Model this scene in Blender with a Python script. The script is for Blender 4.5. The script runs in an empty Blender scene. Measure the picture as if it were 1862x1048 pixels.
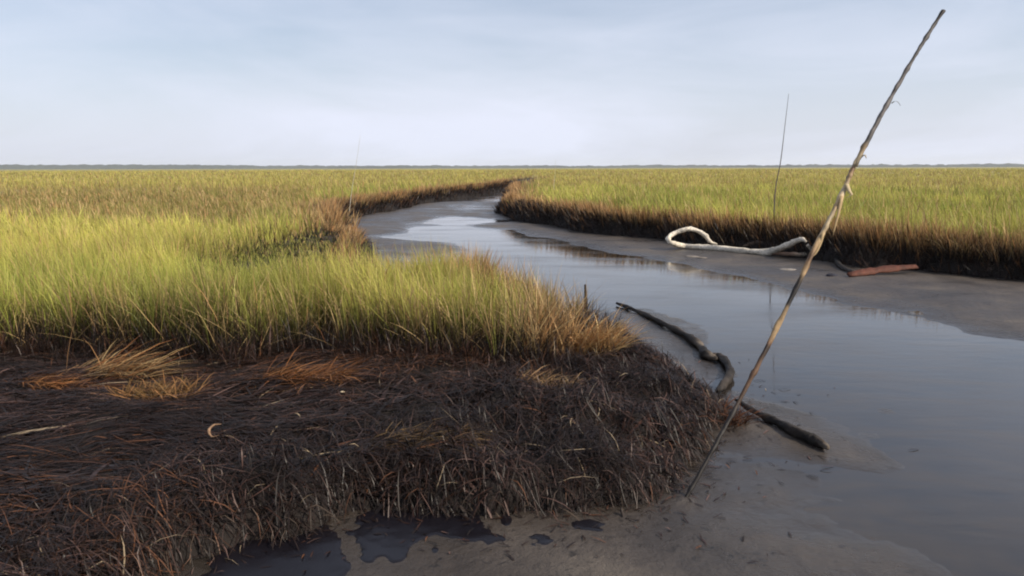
import bpy, math, random
import numpy as np
from mathutils import Vector, Matrix

S = bpy.context.scene
COL = S.collection
RNG = np.random.default_rng(11)
random.seed(5)
R = math.radians

# ------------------------------------------------------------------ camera
HC, PITCH, F, W, H = 1.75, R(8.5), 1461.0, 1862.0, 1048.0
cam_d = bpy.data.cameras.new('camera')
cam = bpy.data.objects.new('camera', cam_d)
COL.objects.link(cam)
cam.location = (0, 0, HC)
cam.rotation_euler = (Matrix.Rotation(R(90) - PITCH, 3, 'X') @ Matrix.Rotation(R(-0.14), 3, 'Z')).to_euler()
cam_d.sensor_width = 36.0
cam_d.lens = 36.0 * F / W
cam_d.clip_start = 0.05
cam_d.clip_end = 30000
S.camera = cam

# ------------------------------------------------------------------ sky, sun, exposure
SUN_AZ, SUN_EL = R(112), R(38)          # azimuth clockwise from +Y (view direction): right and behind
world = bpy.data.worlds.new('World')
S.world = world
world.use_nodes = True
nt = world.node_tree
nt.nodes.clear()
def N(t, kind, **kw):
    n = t.nodes.new(kind)
    for k, v in kw.items():
        setattr(n, k, v)
    return n
wo = N(nt, 'ShaderNodeOutputWorld')
bg = N(nt, 'ShaderNodeBackground')
bg.inputs['Strength'].default_value = 0.109
sky = N(nt, 'ShaderNodeTexSky', sky_type='NISHITA', sun_disc=False)
sky.sun_elevation = SUN_EL
sky.sun_rotation = SUN_AZ
sky.air_density = 1.0
sky.dust_density = 1.6
sky.ozone_density = 2.2
tc = N(nt, 'ShaderNodeTexCoord')
mp = N(nt, 'ShaderNodeMapping')
mp.inputs['Scale'].default_value = (1.3, 1.6, 6.0)
mp.inputs['Rotation'].default_value = (0.0, R(5), 0.3)
nz = N(nt, 'ShaderNodeTexNoise')
nz.inputs['Scale'].default_value = 1.7
nz.inputs['Detail'].default_value = 7
nz.inputs['Roughness'].default_value = 0.55
nz.inputs['Distortion'].default_value = 0.5
rp = N(nt, 'ShaderNodeValToRGB')
rp.color_ramp.elements[0].position = 0.38
rp.color_ramp.elements[0].color = (0.33, 0.33, 0.33, 1)
rp.color_ramp.elements[1].position = 0.72
rp.color_ramp.elements[1].color = (0.70, 0.70, 0.70, 1)
mx = N(nt, 'ShaderNodeMixRGB')
mx.inputs['Color2'].default_value = (6.75, 7.1, 8.3, 1)      # thin high cloud and summer haze
L = nt.links.new
L(tc.outputs['Generated'], mp.inputs['Vector'])
L(mp.outputs['Vector'], nz.inputs['Vector'])
L(nz.outputs['Fac'], rp.inputs['Fac'])
sep = N(nt, 'ShaderNodeSeparateXYZ')
hz = N(nt, 'ShaderNodeMapRange', interpolation_type='SMOOTHSTEP')     # haze thickens towards the horizon all round
hz.inputs['From Min'].default_value = 0.0; hz.inputs['From Max'].default_value = 0.22
hz.inputs['To Min'].default_value = 0.42; hz.inputs['To Max'].default_value = 0.0
ad = N(nt, 'ShaderNodeMath', operation='ADD', use_clamp=True)
L(tc.outputs['Generated'], sep.inputs[0]); L(sep.outputs['Z'], hz.inputs['Value'])
L(rp.outputs['Color'], ad.inputs[0]); L(hz.outputs['Result'], ad.inputs[1])
L(ad.outputs[0], mx.inputs['Fac'])
L(sky.outputs['Color'], mx.inputs['Color1'])
L(mx.outputs['Color'], bg.inputs['Color'])
L(bg.outputs['Background'], wo.inputs['Surface'])

sun_d = bpy.data.lights.new('sun', 'SUN')
sun_d.energy = 5.0
sun_d.angle = R(0.6)
sun_d.color = (1.0, 0.90, 0.76)
sun = bpy.data.objects.new('sun', sun_d)
COL.objects.link(sun)
sv = Vector((math.sin(SUN_AZ) * math.cos(SUN_EL), math.cos(SUN_AZ) * math.cos(SUN_EL), math.sin(SUN_EL)))
sun.rotation_euler = sv.to_track_quat('Z', 'Y').to_euler()
sun.location = (20, -20, 30)
S.view_settings.view_transform = 'Standard'
S.view_settings.look = 'None'
S.view_settings.exposure = 0.16
S.view_settings.gamma = 1.0
S.cycles.filter_width = 2.0
S.cycles.max_bounces = 6
S.cycles.transparent_max_bounces = 4
S.cycles.volume_bounces = 1

# ------------------------------------------------------------------ helpers
def px(u, v, z=0.0):
    """world point where the line of sight of a photo pixel meets height z"""
    cx, cy = (u - W / 2) / F, -(v - H / 2) / F
    d = np.array([cx, math.cos(PITCH) + cy * math.sin(PITCH), -math.sin(PITCH) + cy * math.cos(PITCH)])
    t = (z - HC) / d[2]
    return np.array([d[0] * t, d[1] * t, z])

def pd(u, v, y):
    """world point on a line of sight at ground distance y"""
    cx, cy = (u - W / 2) / F, -(v - H / 2) / F
    d = np.array([cx, math.cos(PITCH) + cy * math.sin(PITCH), -math.sin(PITCH) + cy * math.cos(PITCH)])
    t = y / d[1]
    return np.array([d[0] * t, y, HC + d[2] * t])

_TAB = np.random.default_rng(3).random((256, 256))
def vn(x, y, s=0):
    x = np.asarray(x, float) + 17.31 * s
    y = np.asarray(y, float) - 9.17 * s
    xi, yi = np.floor(x).astype(int), np.floor(y).astype(int)
    fx, fy = x - xi, y - yi
    fx, fy = fx * fx * (3 - 2 * fx), fy * fy * (3 - 2 * fy)
    a = _TAB[xi & 255, yi & 255]; b = _TAB[(xi + 1) & 255, yi & 255]
    c = _TAB[xi & 255, (yi + 1) & 255]; d = _TAB[(xi + 1) & 255, (yi + 1) & 255]
    return (a * (1 - fx) + b * fx) * (1 - fy) + (c * (1 - fx) + d * fx) * fy
def fbm(x, y, f=1.0, o=4, s=0):
    r, a, t = 0, 1.0, 0
    for i in range(o):
        r = r + a * (vn(np.asarray(x) * f, np.asarray(y) * f, s + i) - .5); t += a; a *= .5; f *= 2.03
    return r / t * 2
def sm(a, b, x):
    t = np.clip((x - a) / (b - a), 0, 1)
    return t * t * (3 - 2 * t)

def poly_sd(x, y, P):
    """signed distance to a closed polygon, positive outside"""
    x = np.asarray(x, float).ravel(); y = np.asarray(y, float).ravel()
    best = np.full(x.shape, 1e18); ins = np.zeros(x.shape, bool)
    n = len(P)
    for i in range(n):
        ax, ay = P[i]; bx, by = P[(i + 1) % n]
        dx, dy = bx - ax, by - ay
        l2 = dx * dx + dy * dy + 1e-12
        t = np.clip(((x - ax) * dx + (y - ay) * dy) / l2, 0, 1)
        best = np.minimum(best, (x - ax - t * dx) ** 2 + (y - ay - t * dy) ** 2)
        c = ((ay > y) != (by > y)) & (x < (bx - ax) * (y - ay) / (by - ay + 1e-15) + ax)
        ins ^= c
    d = np.sqrt(best)
    return np.where(ins, -d, d)

def smooth_poly(P, it=2):
    P = np.array(P, float)
    for _ in range(it):
        Q = np.roll(P, -1, 0)
        P = np.stack([.75 * P + .25 * Q, .25 * P + .75 * Q], 1).reshape(-1, 2)
    return P

def tag(o, label=None, cat=None, group=None, kind=None):
    if label: o['label'] = label
    if cat: o['category'] = cat
    if group: o['group'] = group
    if kind: o['kind'] = kind
    return o

def mesh_obj(name, V, T, mat, col=None, parent=None, smooth=False, quads=False):
    V = np.asarray(V, np.float32); T = np.asarray(T, np.int32)
    k = T.shape[1]
    me = bpy.data.meshes.new(name)
    me.vertices.add(len(V)); me.vertices.foreach_set('co', V.ravel())
    me.loops.add(T.size); me.loops.foreach_set('vertex_index', T.ravel())
    me.polygons.add(len(T))
    me.polygons.foreach_set('loop_start', np.arange(0, T.size, k, dtype=np.int32))
    if smooth:
        me.polygons.foreach_set('use_smooth', np.ones(len(T), bool))
    me.update(calc_edges=True)
    if col is not None:
        a = me.attributes.new('Col', 'FLOAT_COLOR', 'POINT')
        c = np.ones((len(V), 4), np.float32); c[:, :3] = col
        a.data.foreach_set('color', c.ravel())
    me.materials.append(mat)
    o = bpy.data.objects.new(name, me)
    COL.objects.link(o)
    if parent: o.parent = parent
    return o

def empty(name, loc):
    o = bpy.data.objects.new(name, None)
    o.location = loc
    o.empty_display_size = 0.1
    COL.objects.link(o)
    return o

# ------------------------------------------------------------------ materials
def new_mat(name):
    m = bpy.data.materials.new(name); m.use_nodes = True
    t = m.node_tree
    return m, t, t.nodes['Principled BSDF'], t.nodes['Material Output']

def mat_attr(name, rough=0.6, spec=0.3, trans=0.0, bump=None, mottle=None):
    m, t, b, o = new_mat(name)
    a = N(t, 'ShaderNodeAttribute', attribute_name='Col')
    src = a.outputs['Color']
    if mottle:
        co = N(t, 'ShaderNodeTexCoord'); n = N(t, 'ShaderNodeTexNoise')
        n.inputs['Scale'].default_value = mottle[0]; n.inputs['Detail'].default_value = 6
        r = N(t, 'ShaderNodeMapRange')
        r.inputs['From Min'].default_value = .3; r.inputs['From Max'].default_value = .7
        r.inputs['To Min'].default_value = 1 - mottle[1]; r.inputs['To Max'].default_value = 1 + mottle[1]
        mm = N(t, 'ShaderNodeMixRGB', blend_type='MULTIPLY'); mm.inputs['Fac'].default_value = 1
        t.links.new(co.outputs['Object'], n.inputs['Vector']); t.links.new(n.outputs['Fac'], r.inputs['Value'])
        t.links.new(src, mm.inputs['Color1']); t.links.new(r.outputs['Result'], mm.inputs['Color2'])
        src = mm.outputs['Color']
    t.links.new(src, b.inputs['Base Color'])
    b.inputs['Roughness'].default_value = rough
    b.inputs['Specular IOR Level'].default_value = spec
    if bump:
        co = N(t, 'ShaderNodeTexCoord'); n = N(t, 'ShaderNodeTexNoise')
        n.inputs['Scale'].default_value = bump[0]; n.inputs['Detail'].default_value = 8
        bp = N(t, 'ShaderNodeBump'); bp.inputs['Strength'].default_value = bump[1]; bp.inputs['Distance'].default_value = bump[2]
        t.links.new(co.outputs['Object'], n.inputs['Vector'])
        t.links.new(n.outputs['Fac'], bp.inputs['Height']); t.links.new(bp.outputs['Normal'], b.inputs['Normal'])
    if trans:
        tr = N(t, 'ShaderNodeBsdfTranslucent'); ms = N(t, 'ShaderNodeMixShader')
        ms.inputs['Fac'].default_value = trans
        t.links.new(src, tr.inputs['Color'])
        t.links.new(b.outputs['BSDF'], ms.inputs[1]); t.links.new(tr.outputs['BSDF'], ms.inputs[2])
        t.links.new(ms.outputs['Shader'], o.inputs['Surface'])
    return m

M_GRASS = mat_attr('grass_blades', .5, .3, .42)
M_STRAW = mat_attr('dry_straw', .6, .25, .2)
M_OILED = mat_attr('oiled_stems', .45, .22, 0)
M_WOOD = mat_attr('weathered_wood', .75, .25, 0, bump=(60, .5, .01), mottle=(25, .3))
M_CANE = mat_attr('cane_pole', .6, .3, 0, bump=(40, .4, .006), mottle=(14, .35))
M_LAND = mat_attr('marsh_soil', .8, .2, 0, bump=(18, .9, .03), mottle=(9, .5))
M_TREE = mat_attr('distant_foliage', .9, .05, 0)

def mat_mud():
    m, t, b, o = new_mat('wet_mud')
    ge = N(t, 'ShaderNodeNewGeometry')
    mp = N(t, 'ShaderNodeMapping'); mp.inputs['Scale'].default_value = (.8, .8, .8)
    n1 = N(t, 'ShaderNodeTexNoise'); n1.inputs['Scale'].default_value = 1.1; n1.inputs['Detail'].default_value = 9; n1.inputs['Roughness'].default_value = .6
    n2 = N(t, 'ShaderNodeTexNoise'); n2.inputs['Scale'].default_value = 9; n2.inputs['Detail'].default_value = 8
    cr = N(t, 'ShaderNodeValToRGB')
    e = cr.color_ramp.elements
    e[0].position = .3; e[0].color = (.026, .0205, .0165, 1)
    e[1].position = .72; e[1].color = (.115, .094, .073, 1)
    x = cr.color_ramp.elements.new(.52); x.color = (.062, .050, .040, 1)
    rr = N(t, 'ShaderNodeMapRange'); rr.inputs['From Min'].default_value = .35; rr.inputs['From Max'].default_value = .68
    rr.inputs['To Min'].default_value = .26; rr.inputs['To Max'].default_value = .62
    bp = N(t, 'ShaderNodeBump'); bp.inputs['Strength'].default_value = .55; bp.inputs['Distance'].default_value = .05
    n2.inputs['Roughness'].default_value = .68
    # scattered dark flecks of oil and debris
    n3 = N(t, 'ShaderNodeTexNoise'); n3.inputs['Scale'].default_value = 16; n3.inputs['Detail'].default_value = 5; n3.inputs['Distortion'].default_value = 1.2
    fr = N(t, 'ShaderNodeMapRange'); fr.inputs['From Min'].default_value = .60; fr.inputs['From Max'].default_value = .69
    fr.inputs['To Min'].default_value = 1.0; fr.inputs['To Max'].default_value = .35
    fm = N(t, 'ShaderNodeMixRGB', blend_type='MULTIPLY'); fm.inputs['Fac'].default_value = 1
    t.links.new(mp.outputs['Vector'], n3.inputs['Vector']); t.links.new(n3.outputs['Fac'], fr.inputs['Value'])
    t.links.new(cr.outputs['Color'], fm.inputs['Color1']); t.links.new(fr.outputs['Result'], fm.inputs['Color2'])
    k = t.links.new
    k(ge.outputs['Position'], mp.inputs['Vector'])
    k(mp.outputs['Vector'], n1.inputs['Vector']); k(mp.outputs['Vector'], n2.inputs['Vector'])
    k(n1.outputs['Fac'], cr.inputs['Fac'])
    k(n1.outputs['Fac'], rr.inputs['Value']); k(rr.outputs['Result'], b.inputs['Roughness'])
    k(n2.outputs['Fac'], bp.inputs['Height']); k(bp.outputs['Normal'], b.inputs['Normal'])
    # wetter and shinier towards the water line
    sx = N(t, 'ShaderNodeSeparateXYZ'); wr = N(t, 'ShaderNodeMapRange')
    wr.inputs['From Min'].default_value = -.002; wr.inputs['From Max'].default_value = .03
    wr.inputs['To Min'].default_value = .18; wr.inputs['To Max'].default_value = 1.0
    mu = N(t, 'ShaderNodeMath', operation='MULTIPLY')
    k(ge.outputs['Position'], sx.inputs[0]); k(sx.outputs['Z'], wr.inputs['Value'])
    k(rr.outputs['Result'], mu.inputs[0]); k(wr.outputs['Result'], mu.inputs[1]); k(mu.outputs[0], b.inputs['Roughness'])
    mb = N(t, 'ShaderNodeMath', operation='MULTIPLY'); mb.inputs[1].default_value = .8
    k(wr.outputs['Result'], mb.inputs[0]); k(mb.outputs[0], bp.inputs['Strength'])
    wc = N(t, 'ShaderNodeMixRGB'); wc.inputs['Color1'].default_value = (.028, .0228, .019, 1)
    wf = N(t, 'ShaderNodeMapRange'); wf.inputs['From Min'].default_value = -.002; wf.inputs['From Max'].default_value = .03
    k(sx.outputs['Z'], wf.inputs['Value']); k(wf.outputs['Result'], wc.inputs['Fac']); k(fm.outputs['Color'], wc.inputs['Color2']); k(wc.outputs['Color'], b.inputs['Base Color'])
    b.inputs['IOR'].default_value = 1.42
    return m
M_MUD = mat_mud()

def mat_water():
    m, t, b, o = new_mat('turbid_water')
    ge = N(t, 'ShaderNodeNewGeometry')
    n0 = N(t, 'ShaderNodeTexNoise'); n0.inputs['Scale'].default_value = 1.6; n0.inputs['Detail'].default_value = 9; n0.inputs['Distortion'].default_value = 1.5; n0.inputs['Roughness'].default_value = .65
    cr = N(t, 'ShaderNodeValToRGB'); e = cr.color_ramp.elements
    e[0].position = .33; e[0].color = (.014, .0115, .0095, 1)
    e[1].position = .7; e[1].color = (.050, .041, .033, 1)
    mp = N(t, 'ShaderNodeMapping'); mp.inputs['Scale'].default_value = (.6, 1.5, 1)
    mp.inputs['Rotation'].default_value = (0, 0, R(35))
    n1 = N(t, 'ShaderNodeTexNoise'); n1.inputs['Scale'].default_value = 5; n1.inputs['Detail'].default_value = 4
    bp = N(t, 'ShaderNodeBump'); bp.inputs['Strength'].default_value = .07; bp.inputs['Distance'].default_value = .02
    n2 = N(t, 'ShaderNodeTexNoise'); n2.inputs['Scale'].default_value = .8; n2.inputs['Detail'].default_value = 6
    rr = N(t, 'ShaderNodeMapRange'); rr.inputs['From Min'].default_value = .4; rr.inputs['From Max'].default_value = .65
    rr.inputs['To Min'].default_value = .03; rr.inputs['To Max'].default_value = .16
    k = t.links.new
    k(mp.outputs['Vector'], n0.inputs['Vector']); k(ge.outputs['Position'], mp.inputs['Vector'])
    k(mp.outputs['Vector'], n1.inputs['Vector']); k(mp.outputs['Vector'], n2.inputs['Vector'])
    k(n0.outputs['Fac'], cr.inputs['Fac']); k(cr.outputs['Color'], b.inputs['Base Color'])
    k(n1.outputs['Fac'], bp.inputs['Height']); k(bp.outputs['Normal'], b.inputs['Normal'])
    k(n2.outputs['Fac'], rr.inputs['Value']); k(rr.outputs['Result'], b.inputs['Roughness'])
    sp = N(t, 'ShaderNodeMapRange'); sp.inputs['From Min'].default_value = .34; sp.inputs['From Max'].default_value = .66
    sp.inputs['To Min'].default_value = .62; sp.inputs['To Max'].default_value = .30
    k(n0.outputs['Fac'], sp.inputs['Value']); k(sp.outputs['Result'], b.inputs['Specular IOR Level'])
    b.inputs['IOR'].default_value = 1.42
    return m
M_WATER = mat_water()

def mat_oil():
    m, t, b, o = new_mat('black_oil')
    b.inputs['Base Color'].default_value = (.006, .005, .007, 1)
    b.inputs['Roughness'].default_value = .3
    b.inputs['Specular IOR Level'].default_value = .3
    ge = N(t, 'ShaderNodeNewGeometry'); n = N(t, 'ShaderNodeTexNoise'); n.inputs['Scale'].default_value = 7; n.inputs['Detail'].default_value = 5
    bp = N(t, 'ShaderNodeBump'); bp.inputs['Strength'].default_value = .2; bp.inputs['Distance'].default_value = .01
    t.links.new(ge.outputs['Position'], n.inputs['Vector']); t.links.new(n.outputs['Fac'], bp.inputs['Height']); t.links.new(bp.outputs['Normal'], b.inputs['Normal'])
    return m
M_OIL = mat_oil()

# ------------------------------------------------------------------ plan of the creek
def xy(u, v, z=0): return tuple(px(u, v, z)[:2])
def cd(u, d):
    return tuple(pd(u, 524, d)[:2])
creek = [xy(160, 1500), xy(215, 1160), xy(330, 1030), xy(470, 990), xy(560, 975), xy(620, 945), xy(700, 935), xy(800, 950),
         xy(920, 945), xy(1040, 938), xy(1150, 935), xy(1235, 905), xy(1262, 850), xy(1298, 805), xy(1338, 778), xy(1348, 752),
         xy(1318, 738), xy(1268, 712), xy(1215, 680), xy(1165, 645), xy(1120, 612),
         cd(1060, 7.5), cd(1015, 7.9), cd(980, 8.4), cd(945, 8.9), cd(900, 9.9), cd(850, 10.3), cd(790, 9.8), cd(735, 9.6), cd(690, 10.6), cd(690, 13.5),
         xy(700, 460), xy(655, 449), xy(638, 432), xy(622, 412), xy(640, 399), xy(700, 388), xy(750, 376), xy(800, 366), xy(850, 358),
         xy(900, 350), xy(926, 343), xy(944, 334), xy(975, 329), xy(990, 330), xy(955, 337), xy(925, 350), xy(914, 385), xy(925, 400), xy(990, 415),
         xy(1060, 425), xy(1150, 436), xy(1215, 443), xy(1300, 456), xy(1450, 470), xy(1530, 488), xy(1570, 498), xy(1650, 500),
         xy(1720, 507), xy(1862, 522), xy(2100, 545), xy(2700, 610), xy(3600, 900), xy(3600, 1500)]
CREEK = smooth_poly(creek, 1)

grass_line = [(-900, 700), (-300, 668), (0, 643), (100, 634), (200, 642), (330, 640), (450, 648), (560, 632), (680, 640), (800, 648), (900, 648),
              (960, 655), (1000, 645), (1035, 628), (1060, 605)]
MAT = np.array([xy(u, v, .27) for u, v in grass_line] + [cd(1070, 9.0), cd(1450, 8.0), xy(1500, 1500), xy(-3000, 1500), xy(-3000, 760)])

def edge_sd(x, y):
    x = np.asarray(x, float).ravel(); y = np.asarray(y, float).ravel()
    d = poly_sd(x, y, CREEK)
    r = np.hypot(x, y)
    a = sm(5, 20, r)
    return d + (.10 + .32 * a) * fbm(x, y, 1.1 - .5 * a, 4, 4) + .07 * fbm(x, y, 4.5, 3, 9)

def mat_mask(x, y):
    return sm(.12, -.12, poly_sd(x, y, MAT) + .15 * fbm(x, y, 1.3, 3, 21))

def land_z(x, y, sd=None, mm=None):
    if sd is None: sd = edge_sd(x, y)
    if mm is None: mm = mat_mask(x, y)
    r = np.hypot(x, y)
    hi = .36 + .05 * fbm(x, y, .5, 3, 2) + .03 * fbm(x, y, 2.5, 3, 3)
    rt = sm(-1.4, .4, x)
    hm = .17 + .10 * sm(.05, .9, sd) + .05 * fbm(x, y, 1.3, 3, 6) + (.04 + .06 * rt) * fbm(x, y, 3.6, 3, 7)
    h = hi * (1 - mm) + hm * mm
    h = h + .55 * sm(90, 220, r)
    wd = (.42 + np.clip(.7 * fbm(x, y, .45, 3, 140), -.12, .6) * sm(10, 13, r)) * (1 - mm) + .30 * mm
    prof = sm(-.06, 1, sd / wd) * .45 + .55 * sm(-.03, .28, sd / wd)
    return np.where(sd > -.08, prof * (h + .06), 0) - .06 - .35 * sm(-.05, -.5, sd)

_ctl = [(850, 400, -.06), (800, 420, -.05), (770, 432, -.04), (880, 425, -.07), (940, 440, -.06), (1000, 460, -.07), (1100, 490, -.08), (1250, 520, -.09), (1400, 560, -.1), (1550, 590, -.1),
        (1750, 660, -.1), (1500, 700, -.06), (1700, 750, -.07), (1680, 830, -.02), (1800, 900, -.06), (2000, 700, -.08), (1380, 640, -.05), (1830, 1000, -.02),
        (830, 375, -.02), (870, 362, -.02), (905, 352, -.03), (670, 420, .08), (720, 398, .08), (700, 440, .07), (800, 375, .06), (740, 450, .06), (895, 372, .05), (905, 395, .05), (940, 412, .05), (1000, 424, .05), (1080, 432, .05), (1150, 450, .04), (1300, 470, .04),
        (1480, 498, .07), (1600, 520, .08), (1700, 535, .09), (1800, 560, .09), (1880, 585, .07), (1640, 560, .01), (2200, 640, .05),
        (700, 985, .016), (900, 1000, .018), (1100, 980, .020), (1300, 900, .020), (1200, 1020, .014), (1000, 1030, .015), (1380, 850, .014), (1450, 980, .009), (1560, 1040, .006), (1600, 930, .006), (1520, 830, .008),
        (1250, 665, .03), (1215, 645, .03), (1185, 620, .025), (1150, 590, .02), (600, 1040, .01), (1420, 800, .02), (1620, 760, -.004), (1350, 760, .03)]
CTL = np.array([[*px(u, v)[:2], h] for u, v, h in _ctl])
PB = px(1240, 918, 0)
def mud_z(x, y):
    x = np.asarray(x, float).ravel(); y = np.asarray(y, float).ravel()
    num = np.zeros_like(x); den = np.zeros_like(x)
    lr = np.log(np.hypot(x, y) + .5); th = np.arctan2(x, y)
    for cx, cy, h in CTL:
        q = ((lr - math.log(math.hypot(cx, cy) + .5)) ** 2 + (1.2 * (th - math.atan2(cx, cy))) ** 2 + .0006) ** -1.6
        num += q * h; den += q
    u, v = x * .82 - y * .57, x * .57 + y * .82
    num = num + den * .022 * np.exp(-((x - PB[0]) ** 2 + (y - PB[1]) ** 2) / .007)
    return num / den + .024 * fbm(u * .6, v * 1.6, 1.0, 4, 31) + .011 * fbm(x, y, 4, 4, 33)

# ------------------------------------------------------------------ ground sheets
th = np.concatenate([np.linspace(R(-85), R(-40), 60)[:-1], np.linspace(R(-40), R(40), 420), np.linspace(R(40), R(85), 60)[1:]])
rr = np.concatenate([np.geomspace(1.0, 70, 500)[:-1], np.geomspace(70, 2750, 60)])
TH, RR = np.meshgrid(th, rr)
GX, GY = (RR * np.sin(TH)).ravel(), (RR * np.cos(TH)).ravel()
nth = len(th)
ii = np.arange((len(rr) - 1) * nth).reshape(len(rr) - 1, nth)[:, :-1].ravel()
QUAD = np.stack([ii, ii + 1, ii + nth + 1, ii + nth], 1)
GSD = edge_sd(GX, GY)
GMM = mat_mask(GX, GY)

def sub_mesh(V, T, keep):
    T = T[keep]
    used = np.unique(T)
    idx = np.zeros(len(V), np.int64); idx[used] = np.arange(len(used))
    return used, idx[T]

# land
LZ = land_z(GX, GY, GSD, GMM)
used, q = sub_mesh(GX, QUAD, GSD[QUAD].max(1) > -.35)
x, y, sd, mm = GX[used], GY[used], GSD[used], GMM[used]
r = np.hypot(x, y)
peat = np.array([.020, .015, .011]); thatch = np.array([.16, .125, .055]); far = np.array([.27, .23, .075]); olive = np.array([.19, .175, .06])  # far and olive are darkened to hold the canopy's own shading
oil = np.array([.012, .009, .008])
c = peat + (thatch - peat) * (sm(.5, 2.2, sd) * (1 - mm) * sm(9, 25, r))[:, None]
nf = .5 + .5 * fbm(x * .02, y * .006, 1, 4, 40)
farc = far * (1 - nf[:, None]) + olive * nf[:, None]
c = c + (farc - c) * (sm(35, 120, r) * sm(.3, 3, sd))[:, None]
c = c * (.75 + .5 * vn(x * 3, y * 3, 5))[:, None]
# black oil left on the flattened mat and the bank faces
ob = np.clip(mm * (.95 + .4 * fbm(x, y, 1.2, 3, 8)), 0, 1) + sm(.6, .1, sd) * .9
c = c + (oil - c) * np.clip(ob, 0, 1)[:, None] * .8
land = mesh_obj('marsh_ground', np.stack([x, y, LZ[used]], 1), q, M_LAND, c, smooth=True)
tag(land, 'flat dark peat ground of the marsh reaching to the horizon', 'ground', kind='structure')

# mud
MZ = mud_z(GX, GY)
used, q = sub_mesh(GX, QUAD, (GSD[QUAD].min(1) < .10) & (RR.ravel()[QUAD].max(1) < 140))
x, y = GX[used], GY[used]
mud = mesh_obj('mud_flat', np.stack([x, y, MZ[used]], 1), q, M_MUD, None, smooth=True)
tag(mud, 'grey brown wet mud of the tidal creek bed', 'mud', kind='structure')

# water: one sheet filling the creek
used, q = sub_mesh(GX, QUAD, (GSD[QUAD].min(1) < .12) & (RR.ravel()[QUAD].max(1) < 140))
water = mesh_obj('creek_water', np.stack([GX[used], GY[used], np.zeros(len(used))], 1), q, M_WATER, None, smooth=True)
tag(water, 'shallow murky water of the creek reflecting the pale sky', 'water', kind='structure')

def ground_at(x, y):
    x = np.atleast_1d(np.asarray(x, float)); y = np.atleast_1d(np.asarray(y, float))
    return np.maximum(np.maximum(land_z(x, y), mud_z(x, y)), 0)
def gz(x, y): return float(ground_at(x, y)[0])

# ------------------------------------------------------------------ blade builder
def strips(P0, P1, P2, side, w, c0, c1, c2, k, tip=.08, tmid=.45, base=.8):
    """ribbons along quadratic curves; k segments, the last one a triangle"""
    n = len(P0)
    ts = np.linspace(0, 1, k + 1)
    V = np.empty((n, 2 * k + 1, 3), np.float32); C = np.empty((n, 2 * k + 1, 3), np.float32)
    for i, t in enumerate(ts):
        p = (1 - t) ** 2 * P0 + 2 * t * (1 - t) * P1 + t * t * P2
        c = c0 + (c1 - c0) * min(t / tmid, 1) if t <= tmid else c1 + (c2 - c1) * ((t - tmid) / (1 - tmid))
        if i == k:
            V[:, 2 * k] = p; C[:, 2 * k] = c
        else:
            ww = (w * (base + (1 - base) * min(t * 3, 1)) * (1 - (1 - tip) * max(0, (t - .3) / .7) ** 1.5) * .5)[:, None]
            V[:, 2 * i] = p - side * ww; V[:, 2 * i + 1] = p + side * ww
            C[:, 2 * i] = c; C[:, 2 * i + 1] = c
    f = []
    for i in range(k - 1):
        a = 2 * i
        f += [(a, a + 1, a + 3), (a, a + 3, a + 2)]
    f.append((2 * k - 2, 2 * k - 1, 2 * k))
    f = np.array(f)
    T = (np.arange(n)[:, None, None] * (2 * k + 1) + f[None]).reshape(-1, 3)
    return V.reshape(-1, 3), T, C.reshape(-1, 3)

def join(parts):
    V, T, C, o = [], [], [], 0
    for v, t, c in parts:
        V.append(v); T.append(t + o); C.append(c); o += len(v)
    return np.concatenate(V), np.concatenate(T), np.concatenate(C)

def rnd(n, a=0., b=1.): return RNG.uniform(a, b, n)
def mixc(a, b, t): return a + (b - a) * np.asarray(t)[:, None]
A = lambda *v: np.array(v, float)
OILC, STRAW, TANC, ORNG = A(.010, .0068, .0055), A(.62, .45, .21), A(.46, .30, .13), A(.50, .22, .075)
GREEN, YELL, OLIV, DARKG, BRWN = A(.27, .33, .05), A(.80, .73, .17), A(.44, .40, .095), A(.12, .165, .03), A(.24, .16, .06)

CY = np.array([0, 9, 12.2, 20, 27, 33, 45, 66, 107, 400.]); CX = np.array([2.5, 3, 4, -.2, -2.2, -2.2, -1.6, -.6, 2.6, 2.6])
def right_side(x, y): return x > np.interp(y, CY, CX)

# ------------------------------------------------------------------ standing marsh grass
def scatter(r0, r1, dens_fn, tmax=R(44)):
    """random plants between two distances, thinned by density per square metre"""
    out = []
    edges = np.geomspace(r0, r1, 14)
    for a, b in zip(edges[:-1], edges[1:]):
        d = dens_fn(.5 * (a + b))
        n = int(d * tmax * (b * b - a * a))
        rr_ = np.sqrt(rnd(n, a * a, b * b)); t_ = rnd(n, -tmax, tmax)
        out.append(np.stack([rr_ * np.sin(t_), rr_ * np.cos(t_)], 1))
    return np.concatenate(out)

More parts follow.
